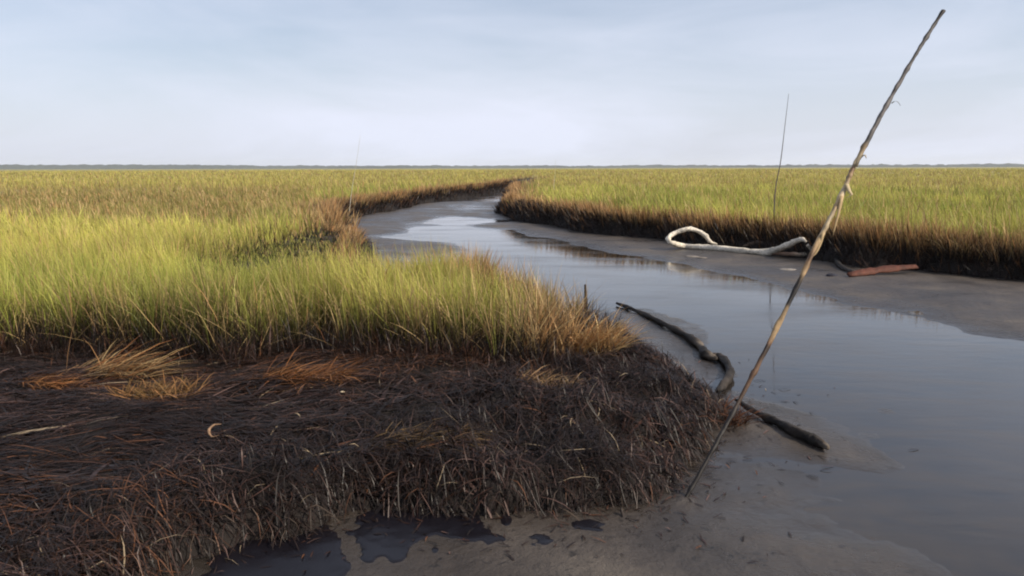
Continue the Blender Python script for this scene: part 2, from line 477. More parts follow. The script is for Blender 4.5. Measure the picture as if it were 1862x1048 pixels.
grass_parts = {'near': [], 'right': [], 'left': []}
fringe_parts = {'near': [], 'right': [], 'left': []}
def grow(r0, r1, dens, blades, wid, k):
    P = scatter(r0, r1, dens)
    sd = edge_sd(P[:, 0], P[:, 1])
    ok = sd > .22
    P, sd = P[ok], sd[ok]
    mm = mat_mask(P[:, 0], P[:, 1])
    ok = mm < rnd(len(P), .0, .9)
    P, sd, mm = P[ok], sd[ok], mm[ok]
    # gaps and clumps
    cl = fbm(P[:, 0], P[:, 1], 1.6, 3, 50)
    ok = rnd(len(P)) < .70 + 1.0 * cl + .5 * fbm(P[:, 0], P[:, 1], 3.5, 2, 52)
    P, sd, mm, cl = P[ok], sd[ok], mm[ok], cl[ok]
    ok = rnd(len(P)) < .45 + .55 * sm(.05, .7, np.abs(poly_sd(P[:, 0], P[:, 1], MAT)))
    P, sd, mm, cl = P[ok], sd[ok], mm[ok], cl[ok]
    z = land_z(P[:, 0], P[:, 1], sd, mm) - .02
    n = len(P)
    r = np.hypot(P[:, 0], P[:, 1])
    big = fbm(P[:, 0] * .5, P[:, 1] * .22, .35, 3, 60)
    tuft = fbm(P[:, 0], P[:, 1], 2.6, 2, 55)
    hgt = .56 * (1 + .25 * big + .15 * cl + .32 * tuft) * rnd(n, .75, 1.2)
    dfront = np.abs(poly_sd(P[:, 0], P[:, 1], MAT))
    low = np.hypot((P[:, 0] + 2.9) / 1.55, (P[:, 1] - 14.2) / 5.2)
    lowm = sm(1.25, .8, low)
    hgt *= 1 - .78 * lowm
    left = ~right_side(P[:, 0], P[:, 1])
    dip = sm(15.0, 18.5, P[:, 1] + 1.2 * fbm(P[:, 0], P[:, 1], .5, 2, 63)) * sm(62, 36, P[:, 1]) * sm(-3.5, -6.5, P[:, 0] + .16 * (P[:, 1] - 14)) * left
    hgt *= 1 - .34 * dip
    hgt *= .72 + .28 * sm(.2, 1.2, sd)
    hgt *= 1 - .28 * sm(.0, 1.2, P[:, 0]) * (P[:, 1] < 10) * left
    # colours: yellow tops, olive, green, browner hollow behind
    ye = np.clip(.30 + .75 * fbm(P[:, 0], P[:, 1] * .6, .55, 3, 70) + .25 * sm(16, 60, r), 0, 1)
    band = sm(6.8, 9.5, P[:, 1]) * sm(19, 15.5, P[:, 1]) * sm(-.6, -2.2, P[:, 0]) * left  # sunlit canopy top of the left meadow, painted in as yellower blades
    ye = np.clip(ye + .7 * band, 0, 1)
    pen = (P[:, 1] < 12.5) & left
    edge = np.where(pen, sm(1.1, .2, sd) * .9, sm(2.0, .3, sd))
    tipz = sm(-.2, 1.3, P[:, 0]) * pen * (P[:, 1] < 10)        # dry point of the spit
    dry = np.clip(edge * .85 + .75 * tipz + .35 * sm(.35, .9, fbm(P[:, 0], P[:, 1], .9, 3, 80)) + .4 * sm(.7, .15, dfront) * pen * sm(-1.2, .4, P[:, 0]) + .10 * sm(.5, .1, dfront) * pen + .18 * dip + .14 + .25 * np.clip(tuft, 0, 1), 0, .95)
    for j in range(blades):
        isdry = rnd(n) < dry
        az = rnd(n, 0, 2 * math.pi)
        spread = rnd(n, .0, .03) * (1 + r / 12)
        hh = hgt * rnd(n, .55, 1.12)
        lean = rnd(n, .04, .42) ** 1.0
        lean = np.where(rnd(n) < .2, lean + rnd(n, .2, .7), lean)
        dx, dy = np.cos(az), np.sin(az)
        bx, by = P[:, 0] + dx * spread, P[:, 1] + dy * spread
        wx = -.07                                                 # light breeze to the left
        P0 = np.stack([bx, by, z], 1)
        P1 = P0 + np.stack([dx * hh * lean * .25, dy * hh * lean * .25, hh * .62], 1)
        P2 = P0 + np.stack([dx * hh * lean + wx * hh, dy * hh * lean, hh * (1 - .35 * lean)], 1)
        fa = rnd(n, 0, 2 * math.pi)
        side = np.stack([np.cos(fa), np.sin(fa), rnd(n, -.15, .15)], 1)
        w = wid(r) * rnd(n, .65, 1.3)
        g = mixc(np.tile(DARKG, (n, 1)), GREEN, rnd(n, .2, 1))
        g = mixc(g, OLIV, rnd(n, 0, .6))
        yv = np.clip(ye + rnd(n, -.3, .3), 0, 1)
        top = mixc(g, YELL, yv)
        mid = mixc(g * .9, OLIV, yv * .6)
        bot = mixc(np.tile(BRWN, (n, 1)), TANC, rnd(n, 0, 1)) * rnd(n, .5, 1)[:, None]
        pv_ = np.clip(1 + .55 * fbm(P[:, 0], P[:, 1], .9, 3, 160), .6, 1.4)[:, None]
        top = top * pv_; mid = mid * pv_
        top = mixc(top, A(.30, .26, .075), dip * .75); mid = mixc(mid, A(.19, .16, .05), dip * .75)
        dt = mixc(np.tile(TANC, (n, 1)), STRAW, rnd(n)); dt = mixc(dt, ORNG, rnd(n, 0, .65) * (rnd(n) < np.where(pen, .3, .4 + .5 * edge)))
        dt = dt * rnd(n, .6, 1.15)[:, None]
        top = np.where(isdry[:, None], dt, top); mid = np.where(isdry[:, None], dt * .85, mid)
        bot = np.where(isdry[:, None], dt * .6, bot)
        # oil line on the lower stems near the banks and along the mat
        front = sm(.9, .15, dfront) * pen * 1.25
        oilh = np.where(pen, np.maximum(front * .85, .75 * sm(.8, .25, sd)), sm(1.5, .3, sd))
        oiled = (rnd(n) < oilh * 1.05)[:, None]
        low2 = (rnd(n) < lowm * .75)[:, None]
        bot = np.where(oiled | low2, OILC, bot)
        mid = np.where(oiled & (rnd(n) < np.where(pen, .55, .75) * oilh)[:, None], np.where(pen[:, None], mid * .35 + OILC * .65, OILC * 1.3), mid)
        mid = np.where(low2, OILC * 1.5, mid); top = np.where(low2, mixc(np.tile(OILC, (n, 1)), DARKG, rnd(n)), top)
        key = np.where(~left, 1, np.where(pen | (P[:, 0] < np.interp(P[:, 1], [12.5, 40, 60], [-3.2, -9, -11])), 0, 2))
        for q_, kk in ((0, 'near'), (1, 'right'), (2, 'left')):
            for dr, dic in ((False, grass_parts), (True, fringe_parts)):
                s_ = (key == q_) & (isdry == dr)
                if s_.any():
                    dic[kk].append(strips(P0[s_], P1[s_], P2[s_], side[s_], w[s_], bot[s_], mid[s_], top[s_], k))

grow(4.6, 15, lambda r: 640 * min(1, (9 / r)) ** 1.3, 5, lambda r: .0058 * np.maximum(1, r / 8) ** .7, 3)
grow(15, 48, lambda r: 105 * (15 / r) ** 1.45, 4, lambda r: .015 * (r / 15) ** .8, 2)
grow(48, 260, lambda r: 8.5 * (48 / r) ** 1.7, 3, lambda r: .055 * (r / 48) ** .9, 1)

def stalks(n):
    i_ = RNG.integers(0, 11, n); t_ = rnd(n)[:, None]
    gl_ = MAT[2:14]
    p = gl_[i_] * (1 - t_) + gl_[i_ + 1] * t_ + np.stack([rnd(n, -.1, .1), rnd(n, -.12, .45)], 1)
    z = land_z(p[:, 0], p[:, 1])
    az = rnd(n, 0, 6.283); el = rnd(n, .25, 1.25); ln = rnd(n, .3, .75)
    P0 = np.stack([p[:, 0], p[:, 1], z - .02], 1)
    d = np.stack([np.cos(az) * np.cos(el), np.sin(az) * np.cos(el), np.sin(el)], 1)
    P2 = P0 + d * ln[:, None]; P1 = .5 * (P0 + P2) + np.stack([rnd(n, -.03, .03), rnd(n, -.03, .03), rnd(n, 0, .1)], 1)
    c = mixc(np.tile(TANC, (n, 1)), STRAW, rnd(n)) * rnd(n, .35, 1.1)[:, None]
    fa = rnd(n, 0, 6.283)
    return strips(P0, P1, P2, np.stack([np.cos(fa), np.sin(fa), fa * 0], 1), rnd(n, .004, .008), c * .4, c, c * 1.1, 3, tip=.3)
fringe_parts['near'].append(stalks(650))
labels = {'near': ('living green marsh grass covering the spit and meadow left of the creek', 'dead tan grass stems standing among the green on the near left bank'),
          'right': ('living green marsh grass of the meadow right of the creek', 'dead tan grass stems along the right bank of the creek'),
          'left': ('yellow green marsh grass beyond the creek bend', 'dead orange tan grass fringing the far side of the creek bend')}
for kk in ('near', 'right', 'left'):
    o = mesh_obj('marsh_grass', *join(grass_parts[kk])[:2], M_GRASS, join(grass_parts[kk])[2]); tag(o, labels[kk][0], 'grass', kind='stuff')
    o = mesh_obj('dead_grass', *join(fringe_parts[kk])[:2], M_STRAW, join(fringe_parts[kk])[2]); tag(o, labels[kk][1], 'dead grass', kind='stuff')

# ------------------------------------------------------------------ oiled stems: flattened mat, bank faces
def grad(x, y, e=.04):
    gx = edge_sd(x + e, y) - edge_sd(x - e, y); gy = edge_sd(x, y + e) - edge_sd(x, y - e)
    l = np.hypot(gx, gy) + 1e-6
    return gx / l, gy / l

def dark_cols(n, patch, x=None, y=None):
    u = rnd(n)
    c = mixc(np.tile(OILC, (n, 1)), A(.019, .0105, .0075), rnd(n))
    g = np.full(n, .5) if x is None else np.clip(.5 + 1.9 * fbm(x, y, 2.0, 3, 120), 0, 1)
    c = np.where((u < .10 + .32 * g)[:, None], A(.040, .0185, .012) * rnd(n, .5, 1.2)[:, None], c)
    c = np.where((u < .16 * g)[:, None], A(.085, .050, .040) * rnd(n, .4, 1.3)[:, None], c)
    c = np.where(((u < .6) & (rnd(n) < patch))[:, None], A(.105, .045, .021) * rnd(n, .3, 1.2)[:, None], c)
    c = np.where(((u > .98) & (rnd(n) < .35))[:, None], A(.25, .19, .12), c)
    return c

def build_mat():
    parts = []
    # flattened thatch
    n = 140000
    x, y = rnd(n, -4.6, 2.1), rnd(n, 1.9, 8.2)
    sd = edge_sd(x, y); mm = mat_mask(x, y)
    ok = (sd > .02) & (mm > .25) & (np.abs(x) < .82 * y + .3) & (rnd(n) < .72 + 1.1 * fbm(x, y, 2.8, 3, 151))
    x, y, sd, mm = x[ok], y[ok], sd[ok], mm[ok]; n = len(x)
    z = land_z(x, y, sd, mm)
    tang = np.clip(sm(-1.6, .3, x) + sm(1.0, .2, sd), 0, 1)       # tangled towards the point and the edge
    flow = .25 * math.pi * fbm(x, y, .6, 3, 90) + R(8)
    az = flow + RNG.normal(0, 1, n) * (.5 + 1.4 * tang) + math.pi * (rnd(n) < .5)
    ln = rnd(n, .05, .42) ** 1.0 * (1 - .45 * tang)
    lift = np.where(rnd(n) < .10 + .16 * tang, rnd(n, .02, .10), rnd(n, -.02, .02)) * (.3 + .7 * tang)
    dx, dy = np.cos(az), np.sin(az)
    zo = rnd(n, .0, .035) + .02 * tang * rnd(n)
    P0 = np.stack([x - dx * ln / 2, y - dy * ln / 2, z * 0], 1)
    P2 = np.stack([x + dx * ln / 2, y + dy * ln / 2, z * 0], 1)
    z0, z2 = land_z(P0[:, 0], P0[:, 1]), land_z(P2[:, 0], P2[:, 1])
    P0[:, 2] = np.maximum(z0, -.01) + zo * .4
    P2[:, 2] = np.maximum(np.maximum(z2, z - .14), -.02) + zo + lift
    P1 = np.stack([x + RNG.normal(0, .03, n), y + RNG.normal(0, .03, n), z + zo * .8 + .02 + lift * rnd(n, .2, .9)], 1)
    sd_ = np.stack([-dy, dx, rnd(n, -.6, .6)], 1)
    patch = np.clip(-.05 + 1.3 * fbm(x, y * 1.6, 1.1, 3, 95), 0, .45)
    c = dark_cols(n, patch, x, y)
    parts.append(strips(P0, P1, P2, sd_, rnd(n, .0022, .0068), c * .7, c, c * rnd(n, .7, 1.4)[:, None], 3, tip=.35))
    # upright stubble, thickest at the near left corner and under the living grass
    n = 42000
    x, y = rnd(n, -4.6, 2.0), rnd(n, 1.9, 8.2)
    sd = edge_sd(x, y); mm = mat_mask(x, y)
    gl = np.abs(poly_sd(x, y, MAT))
    pr = .02 + .5 * sm(3.9, 3.0, y) * sm(-.6, -1.2, x) + 1.0 * sm(.6, .1, gl) + .06 * sm(-.6, .6, x)
    ok = (sd > .06) & (mm > .1) & (rnd(n) < pr) & (np.abs(x) < .82 * y + .3)
    x, y, sd, mm, gl = x[ok], y[ok], sd[ok], mm[ok], gl[ok]; n = len(x)
    z = land_z(x, y, sd, mm)
    hh = rnd(n, .03, .10) * (1 + 2.6 * sm(.5, .1, gl))
    az = rnd(n, 0, 6.283); ln = rnd(n, .1, .9)
    P0 = np.stack([x, y, z - .01], 1)
    P1 = P0 + np.stack([np.cos(az) * ln * hh * .3, np.sin(az) * ln * hh * .3, hh * .6], 1)
    P2 = P0 + np.stack([np.cos(az) * ln * hh, np.sin(az) * ln * hh, hh], 1)
    fa = rnd(n, 0, 6.283)
    c = dark_cols(n, np.full(n, .08), x, y)
    parts.append(strips(P0, P1, P2, np.stack([np.cos(fa), np.sin(fa), fa * 0], 1), rnd(n, .004, .0075), c * .7, c, c * 1.25, 2, tip=.6))
    # stems drooping over the edge onto the mud
    n = 26000
    x, y = rnd(n, -2.6, 2.0), rnd(n, 2.0, 8.2)
    sd = edge_sd(x, y); mm = mat_mask(x, y)
    ok = (sd > .02) & (sd < .34) & (mm > .2)
    x, y, sd, mm = x[ok], y[ok], sd[ok], mm[ok]; n = len(x)
    gx, gy = grad(x, y)
    az = np.arctan2(-gy, -gx) + RNG.normal(0, 1.3, n)
    z = land_z(x, y, sd, mm); ln = rnd(n, .05, .20)
    P0 = np.stack([x, y, z], 1)
    P1 = P0 + np.stack([np.cos(az) * ln * .6, np.sin(az) * ln * .6, rnd(n, .0, .07)], 1)
    P2 = P0 + np.stack([np.cos(az) * ln, np.sin(az) * ln, -rnd(n, .02, .16)], 1)
    P2[:, 2] = np.maximum(P2[:, 2], .004)
    c = dark_cols(n, np.full(n, .12), x, y)
    tanm = ((P2[:, 2] < .06) & (rnd(n) < .25))[:, None]
    c = np.where(tanm, A(.085, .06, .042) * rnd(n, .4, 1.2)[:, None], c)
    parts.append(strips(P0, P1, P2, np.stack([-np.sin(az), np.cos(az), rnd(n, -.5, .5)], 1), rnd(n, .003, .0065), c * .7, c, c, 3, tip=.4))
    n = 26000
    x, y = rnd(n, -4.6, 2.0), rnd(n, 1.9, 8.2)
    sd = edge_sd(x, y); mm = mat_mask(x, y)
    ok = (sd > .05) & (mm > .4) & (np.abs(x) < .82 * y + .3) & (rnd(n) < .45 + 1.3 * fbm(x, y, 1.7, 3, 171))
    x, y = x[ok], y[ok]; n = len(x)
    az = .25 * math.pi * fbm(x, y, .6, 3, 90) + R(8) + RNG.normal(0, .7, n)
    ln = rnd(n, .05, .20); dx, dy = np.cos(az) * ln, np.sin(az) * ln
    P0 = np.stack([x - dx, y - dy, land_z(x - dx, y - dy)], 1); P2 = np.stack([x + dx, y + dy, land_z(x + dx, y + dy)], 1)
    P0[:, 2] += rnd(n, -.01, .02); P2[:, 2] += rnd(n, -.01, .03)
    P1 = np.stack([x, y, land_z(x, y) + rnd(n, .01, .05)], 1)
    c = dark_cols(n, np.full(n, .05), x, y)
    parts.append(strips(P0, P1, P2, np.stack([-np.sin(az), np.cos(az), rnd(n, -.4, .4)], 1), rnd(n, .008, .026), c * .8, c, c * 1.1, 3, tip=.25))
    n = 9000
    x, y = rnd(n, -2.0, 2.6), rnd(n, 2.4, 7.5)
    sd = edge_sd(x, y)
    ok = (sd < .0) & (rnd(n) < np.exp(sd / .22))
    x, y = x[ok], y[ok]; n = len(x)
    z = np.maximum(mud_z(x, y), 0) + .003
    az = rnd(n, 0, 6.283); ln = rnd(n, .01, .09)
    P0 = np.stack([x, y, z], 1)
    P2 = P0 + np.stack([np.cos(az) * ln, np.sin(az) * ln, rnd(n, 0, .012)], 1); P1 = .5 * (P0 + P2) + np.stack([rnd(n, -.01, .01), rnd(n, -.01, .01), rnd(n, 0, .01)], 1)
    c = dark_cols(n, np.full(n, .1)) * 1.2
    parts.append(strips(P0, P1, P2, np.stack([-np.sin(az), np.cos(az), az * 0], 1), rnd(n, .004, .012), c, c, c, 2, tip=.5))
    return join(parts)
V, T, C = build_mat()
o = mesh_obj('oiled_grass_mat', V, T, M_OILED, C)
tag(o, 'tangled mat of black oil-coated dead stems in the foreground', 'oiled grass', kind='stuff')

def bank_stems(n, xr, yr, cond, size):
    x, y = rnd(n, *xr), RNG.uniform(yr[0] ** .5, yr[1] ** .5, n) ** 2
    sd = edge_sd(x, y)
    ok = (sd > .0) & (sd < .75) & cond(x, y) & (np.abs(x) < .85 * y)
    x, y, sd = x[ok], y[ok], sd[ok]; n = len(x)
    z = land_z(x, y); gx, gy = grad(x, y)
    s = size * np.maximum(1, np.hypot(x, y) / 12) ** .7
    up = rnd(n) < .45 + .5 * sm(.2, .5, sd)
    az = np.arctan2(-gy, -gx) + RNG.normal(0, .9, n)
    ln = rnd(n, .10, .34)
    inb = sm(1.35, .9, np.hypot((x + 2.9) / 1.7, (y - 14.0) / 6.0)) * ~right_side(x, y)
    hh = np.where(up, rnd(n, .12, .44) * (1 - .75 * inb), rnd(n, -.14, .03))
    P0 = np.stack([x, y, z - .01], 1)
    P1 = P0 + np.stack([np.cos(az) * ln * .4, np.sin(az) * ln * .4, np.where(up, hh * .6, .05)], 1)
    P2 = P0 + np.stack([np.cos(az) * ln * .8, np.sin(az) * ln * .8, hh], 1)
    P2[:, 2] = np.maximum(P2[:, 2], .02)
    c = dark_cols(n, np.clip(.12 + .9 * fbm(x, y, .5, 3, 97), 0, .35)) * .5
    tipc = np.where((rnd(n) < .22)[:, None] & up[:, None], A(.34, .17, .07), c)
    fa = rnd(n, 0, 6.283)
    sf = up & (rnd(n) < .85 * sm(.16, .48, sd) * np.clip(.75 + 1.2 * fbm(x, y, .6, 2, 130), .15, 1))
    sc = mixc(np.tile(TANC, (n, 1)), STRAW, rnd(n)); sc = mixc(sc, ORNG, rnd(n, 0, .9)) * rnd(n, .55, 1.1)[:, None]
    tipc = np.where(sf[:, None], sc, tipc); cm = np.where(sf[:, None], sc * .45, c)
    P2[:, 2] += np.where(sf, .13, 0)
    return strips(P0, P1, P2, np.stack([np.cos(fa), np.sin(fa), rnd(n, -.3, .3)], 1), rnd(n, .6, 1.4) * s, c * .7, cm, tipc, 2, tip=.4)
V, T, C = bank_stems(1100000, (-2, 24), (9, 60), lambda x, y: right_side(x, y), .010)
o = mesh_obj('oiled_bank_stems', V, T, M_OILED, C)
tag(o, 'black oil-coated stems and roots on the face of the right bank', 'oiled grass', kind='stuff')
V, T, C = bank_stems(330000, (-9, 4), (8, 75), lambda x, y: ~right_side(x, y), .010)
o = mesh_obj('oiled_bank_stems', V, T, M_OILED, C)
tag(o, 'black oil-coated stems on the banks left of the creek bend', 'oiled grass', kind='stuff')

# ------------------------------------------------------------------ dead straw clumps on the mat, each one a thing
def clump(u, v, zoff, rad, n, length, cols, up, az0, azs, label, flat=1.0, wid=1.0):
    x0, y0 = px(u, v, zoff or .27)[:2]
    a = rnd(n, 0, 6.283); q_ = np.sqrt(rnd(n)) * rad
    x, y = x0 + np.cos(a) * q_, y0 + np.sin(a) * q_ * flat
    z = ground_at(x, y)
    az = R(az0) + RNG.normal(0, 1, n) * R(azs)
    ln = length * rnd(n, .5, 1.2); el = np.clip(RNG.normal(up, .18, n), -.05, 1.4)
    d = np.stack([np.cos(az) * np.cos(el), np.sin(az) * np.cos(el), np.sin(el)], 1)
    P0 = np.stack([x, y, z - .005], 1)
    P2 = P0 + d * ln[:, None]; P2[:, 2] -= .25 * ln * np.cos(el) * rnd(n, 0, 1) * np.sin(np.maximum(el, 0))
    P2[:, 2] = np.maximum(P2[:, 2], ground_at(P2[:, 0], P2[:, 1]) + .01)
    P1 = .5 * (P0 + P2) + np.stack([RNG.normal(0, .02, n), RNG.normal(0, .02, n), rnd(n, .01, .06) * (1 + ln)], 1)
    mid_g = ground_at(P1[:, 0], P1[:, 1]); P1[:, 2] = np.maximum(P1[:, 2], mid_g + .02)
    c = mixc(np.tile(cols[0], (n, 1)), cols[1], rnd(n)) * rnd(n, .55, 1.15)[:, None]
    fa = rnd(n, 0, 6.283)
    side = np.stack([np.cos(fa), np.sin(fa), rnd(n, -.4, .4)], 1)
    V, T, C = strips(P0, P1, P2, side, rnd(n, .004, .0085) * wid, c * .55, c, c * 1.1, 3, tip=.25)
    org = np.array([x0, y0, gz(x0, y0)])
    o = mesh_obj('straw_clump', V - org, T, M_STRAW, C)
    o.location = org
    return tag(o, label, 'dead grass', 'clumps of dead straw along the marsh edge')
RUST = A(.26, .085, .022); RUST2 = A(.42, .20, .075)
clump(185, 684, 0, .30, 300, .46, (RUST, STRAW * .8), .22, 30, 40, 'bright orange straw clump leaning right at the far left of the mat', .5)
clump(100, 702, 0, .28, 260, .30, (RUST * .8, RUST2 * .8), .06, 10, 40, 'flat rust orange straw lying at the left end of the mat', .35)
clump(290, 722, 0, .26, 360, .22, (A(.09, .06, .016), RUST2 * .8), .5, 100, 90, 'bushy olive and rust tuft sitting forward on the mat', .6)
clump(545, 690, 0, .34, 420, .34, (RUST * .8, RUST2 * .7), .25, -25, 45, 'deep rust red straw clump fanning right under the green grass', .45)
clump(985, 705, 0, .20, 180, .26, (A(.16, .07, .04), TANC * .7), .25, 30, 60, 'small pinkish brown straw clump near the middle of the mat', .6)
clump(740, 795, 0, .34, 300, .26, (A(.09, .045, .02), TANC * .45), .05, 12, 30, 'flat tan streak of thatch in the middle of the mat', .3)
clump(1075, 640, 0, .24, 520, .40, (STRAW, RUST2), .65, -50, 60, 'tall pale straw clump at the tip of the green grass', .7)
clump(1005, 645, 0, .26, 380, .42, (TANC, RUST2), .95, 60, 70, 'rusty straw clump beside the tip of the green grass', .6)
clump(1000, 585, 0, .20, 260, .38, (A(.16, .10, .07), TANC), 1.1, 80, 70, 'dull brown dead tuft standing at the back of the spit', .7)

clump(1330, 752, .10, .12, 160, .20, (RUST * .5, A(.10, .05, .03)), .5, -60, 90, 'small rusty tangle caught round the leaning pole at the mat tip', .8)
clump(604, 404, 0, .7, 300, .55, (A(.30, .15, .07), STRAW), 1.1, -30, 80, 'reddish dead clump leaning over the dark bank at the creek bend', .8, 3)
clump(572, 418, 0, .6, 200, .5, (TANC, STRAW), .9, 150, 60, 'pale tan dead clump on the left shoulder of the creek bend', .8, 2.6)

# ------------------------------------------------------------------ tubes: logs, branches, poles
def resample(P, n):
    P = np.asarray(P, float)
    # Catmull-Rom through the points
    Q = np.concatenate([[2 * P[0] - P[1]], P, [2 * P[-1] - P[-2]]])
    out = []
    m = len(P) - 1
    for i in np.linspace(0, m - 1e-6, n):
        j = int(i); t = i - j
        a, b, c, d = Q[j], Q[j + 1], Q[j + 2], Q[j + 3]
        out.append(.5 * ((2 * b) + (c - a) * t + (2 * a - 5 * b + 4 * c - d) * t * t + (3 * b - a - 3 * c + d) * t ** 3))
    return np.array(out)

def tube(name, P, rad, cols, mat, n=60, seg=12, rough=.12, parent=None, origin=None, seed=0, flat=1.0):
    C = resample(P, n)
    rad = np.interp(np.linspace(0, 1, n), np.linspace(0, 1, len(rad)), rad)
    cols = np.asarray(cols, float); cc = np.stack([np.interp(np.linspace(0, 1, n), np.linspace(0, 1, len(cols)), cols[:, k]) for k in range(3)], 1)
    T = np.gradient(C, axis=0); T /= np.linalg.norm(T, axis=1)[:, None] + 1e-9
    up = np.array([0, 0, 1.]) if abs(T[0, 2]) < .8 else np.array([0, 1., 0])
    V, VC = [], []
    for i in range(n):
        s = np.cross(T[i], up); s /= np.linalg.norm(s) + 1e-9
        u = np.cross(s, T[i])
        for j in range(seg):
            a = 2 * math.pi * j / seg
            rr_ = rad[i] * (1 + rough * 2 * (float(vn(i * .35 + seed * 7.7, j * .8 + seed * 3.1, seed)) - .5) + rough * (float(vn(i * 1.3, j * 1.7, seed + 5)) - .5))
            V.append(C[i] + (s * math.cos(a) + u * math.sin(a) * flat) * rr_)
            VC.append(cc[i] * (.75 + .5 * float(vn(i * .9 + 3, j * 2.1, seed + 9))))
    V += [C[0] - T[0] * rad[0] * .25, C[-1] + T[-1] * rad[-1] * .25]
    VC += [cc[0], cc[-1]]
    F_ = []
    for i in range(n - 1):
        for j in range(seg):
            a, b = i * seg + j, i * seg + (j + 1) % seg
            F_ += [(a, b, b + seg), (a, b + seg, a + seg)]
    e0, e1 = len(V) - 2, len(V) - 1
    for j in range(seg):
        F_ += [(e0, (j + 1) % seg, j), (e1, (n - 1) * seg + j, (n - 1) * seg + (j + 1) % seg)]
    org = np.array(origin if origin is not None else C[0])
    o = mesh_obj(name, np.array(V) - org, np.array(F_), mat, np.array(VC), parent, smooth=True)
    if parent is None:
        o.location = org
    return o

def pg(u, v, off):
    p = px(u, v, 0)
    for _ in range(4):
        p = px(u, v, max(float(mud_z(p[0], p[1])[0]), 0) + off)
    return p

def path(pts):
    """points given as pixel + height above the ground sheet or mud there"""
    return [pg(u, v, z - .02) for u, v, z in pts]

# leaning cane pole
pole = empty('cane_pole', px(1240, 918, 0))
tag(pole, 'long leaning cane pole stuck in the mud at the tip of the oiled mat', 'pole')
po = np.array(pole.location)
pp = [pd(1228, 938, 3.92), pd(1240, 918, 4.0), pd(1296, 818, 4.2), pd(1350, 718, 4.42), pd(1415, 592, 4.62), pd(1485, 447, 4.85), pd(1528, 362, 5.0), pd(1556, 300, 5.12), pd(1612, 195, 5.3), pd(1668, 98, 5.46), pd(1716, 22, 5.6)]
dk, tn, br, gy, pl = A(.018, .014, .012), A(.30, .20, .10), A(.12, .065, .035), A(.085, .075, .068), A(.44, .35, .22)
n_nodes = 15
crad = []
for i in range(121):
    t = i / 120
    base = np.interp(t, [0, .28, .36, .6, 1], [.0090, .0112, .0138, .0150, .0115])
    f_ = (t * n_nodes) % 1.0
    crad.append(base * (1.38 if min(f_, 1 - f_) < .07 else 1.0))
stops = [(0, dk * .6), (.27, dk * .7), (.30, br * .5), (.34, br), (.37, dk), (.375, br), (.385, tn), (.42, tn * .7), (.425, dk * .6), (.455, dk * .6), (.46, tn), (.48, br * .8), (.5, tn), (.55, pl * .8), (.58, tn), (.62, pl), (.66, tn * .9), (.69, br), (.70, pl), (.73, tn * .6), (.74, gy * .5), (.78, gy * 1.3), (.82, gy), (.825, dk), (.84, gy * 1.2), (.87, gy), (.90, gy * .7), (.96, gy * .8), (.97, dk), (1, dk * 1.5)]
st_t = [a for a, _ in stops]
ccol = [[np.interp(t, st_t, [c_[k] for _, c_ in stops]) for k in range(3)] for t in np.linspace(0, 1, 161)]
tube('cane', pp, crad, ccol, M_CANE, n=220, seg=10, rough=.24, parent=pole, origin=po, seed=1)
def husk(P, w, col, name='husk'):
    P = [np.array(p) for p in P]
    C = resample(P, 8); V, F_ = [], []
    for i, c_ in enumerate(C):
        ww = w * (1 - .8 * (i / 7) ** 2)
        for s_ in (-1, 1):
            for t_ in (-1, 1):
                V.append(c_ + np.array([s_ * ww / 2, t_ * .002 + .004 * s_, 0]))
    for i in range(7):
        a = i * 4
        for j, k_ in ((0, 1), (1, 3), (3, 2), (2, 0)):
            F_.append((a + j, a + k_, a + 4 + k_)); F_.append((a + j, a + 4 + k_, a + 4 + j))
    F_ += [(0, 2, 3), (0, 3, 1), (28, 29, 31), (28, 31, 30)]
    return mesh_obj(name, np.array(V) - po, np.array(F_), M_STRAW, np.tile(col, (len(V), 1)), pole)
husk([pd(1532, 358, 4.97), pd(1526, 385, 4.95), pd(1521, 405, 4.94), pd(1514, 432, 4.93)], .024, A(.46, .33, .17))
husk([pd(1557, 305, 5.09), pd(1562, 292, 5.08), pd(1572, 283, 5.08), pd(1576, 290, 5.07)], .026, A(.42, .34, .22))
husk([pd(1540, 336, 5.02), pd(1545, 350, 5.0), pd(1549, 356, 5.0), pd(1538, 362, 5.0)], .030, A(.48, .38, .22))
husk([pd(1498, 425, 4.86), pd(1492, 445, 4.85), pd(1484, 462, 4.83), pd(1476, 470, 4.82)], .020, A(.44, .32, .17))
husk([pd(1622, 190, 5.3), pd(1628, 186, 5.3), pd(1634, 188, 5.3), pd(1638, 194, 5.3)], .012, A(.14, .13, .09))

# thin dark stake far right, reeds, stubs
b = cd(1402, 17.5); z0 = gz(*b)
o = tube('thin_stake', [np.array([b[0], b[1], z0 - .1]), pd(1410, 350, 17.5), pd(1420, 295, 17.5), pd(1428, 230, 17.5), pd(1435, 172, 17.5)], [.013, .012, .010, .007, .004],
         [A(.10, .09, .085)] * 5, M_WOOD, n=30, seg=7, rough=.05, seed=2)
tag(o, 'thin dark upright stake standing in the right meadow', 'stake')
b = cd(636, 25); z0 = gz(*b)
o = tube('dry_reed', [np.array([b[0], b[1], z0 - .05]), pd(641, 340, 25), pd(648, 300, 25), pd(656, 246, 25)], [.010, .007, .005, .003], [A(.5, .47, .4)] * 4, M_WOOD, n=20, seg=6, rough=.05, seed=3)
tag(o, 'pale dry reed stalk rising above the far bank at the creek bend', 'reed')
b = cd(1006, 36); z0 = gz(*b)
o = tube('dry_reed', [np.array([b[0], b[1], z0 - .05]), pd(1008, 335, 36), pd(1010, 315, 36), pd(1011, 290, 36)], [.012, .008, .006, .003], [A(.5, .46, .38)] * 4, M_WOOD, n=20, seg=6, rough=.05, seed=4)
tag(o, 'pale dry reed stalk among the grass right of the distant creek', 'reed')
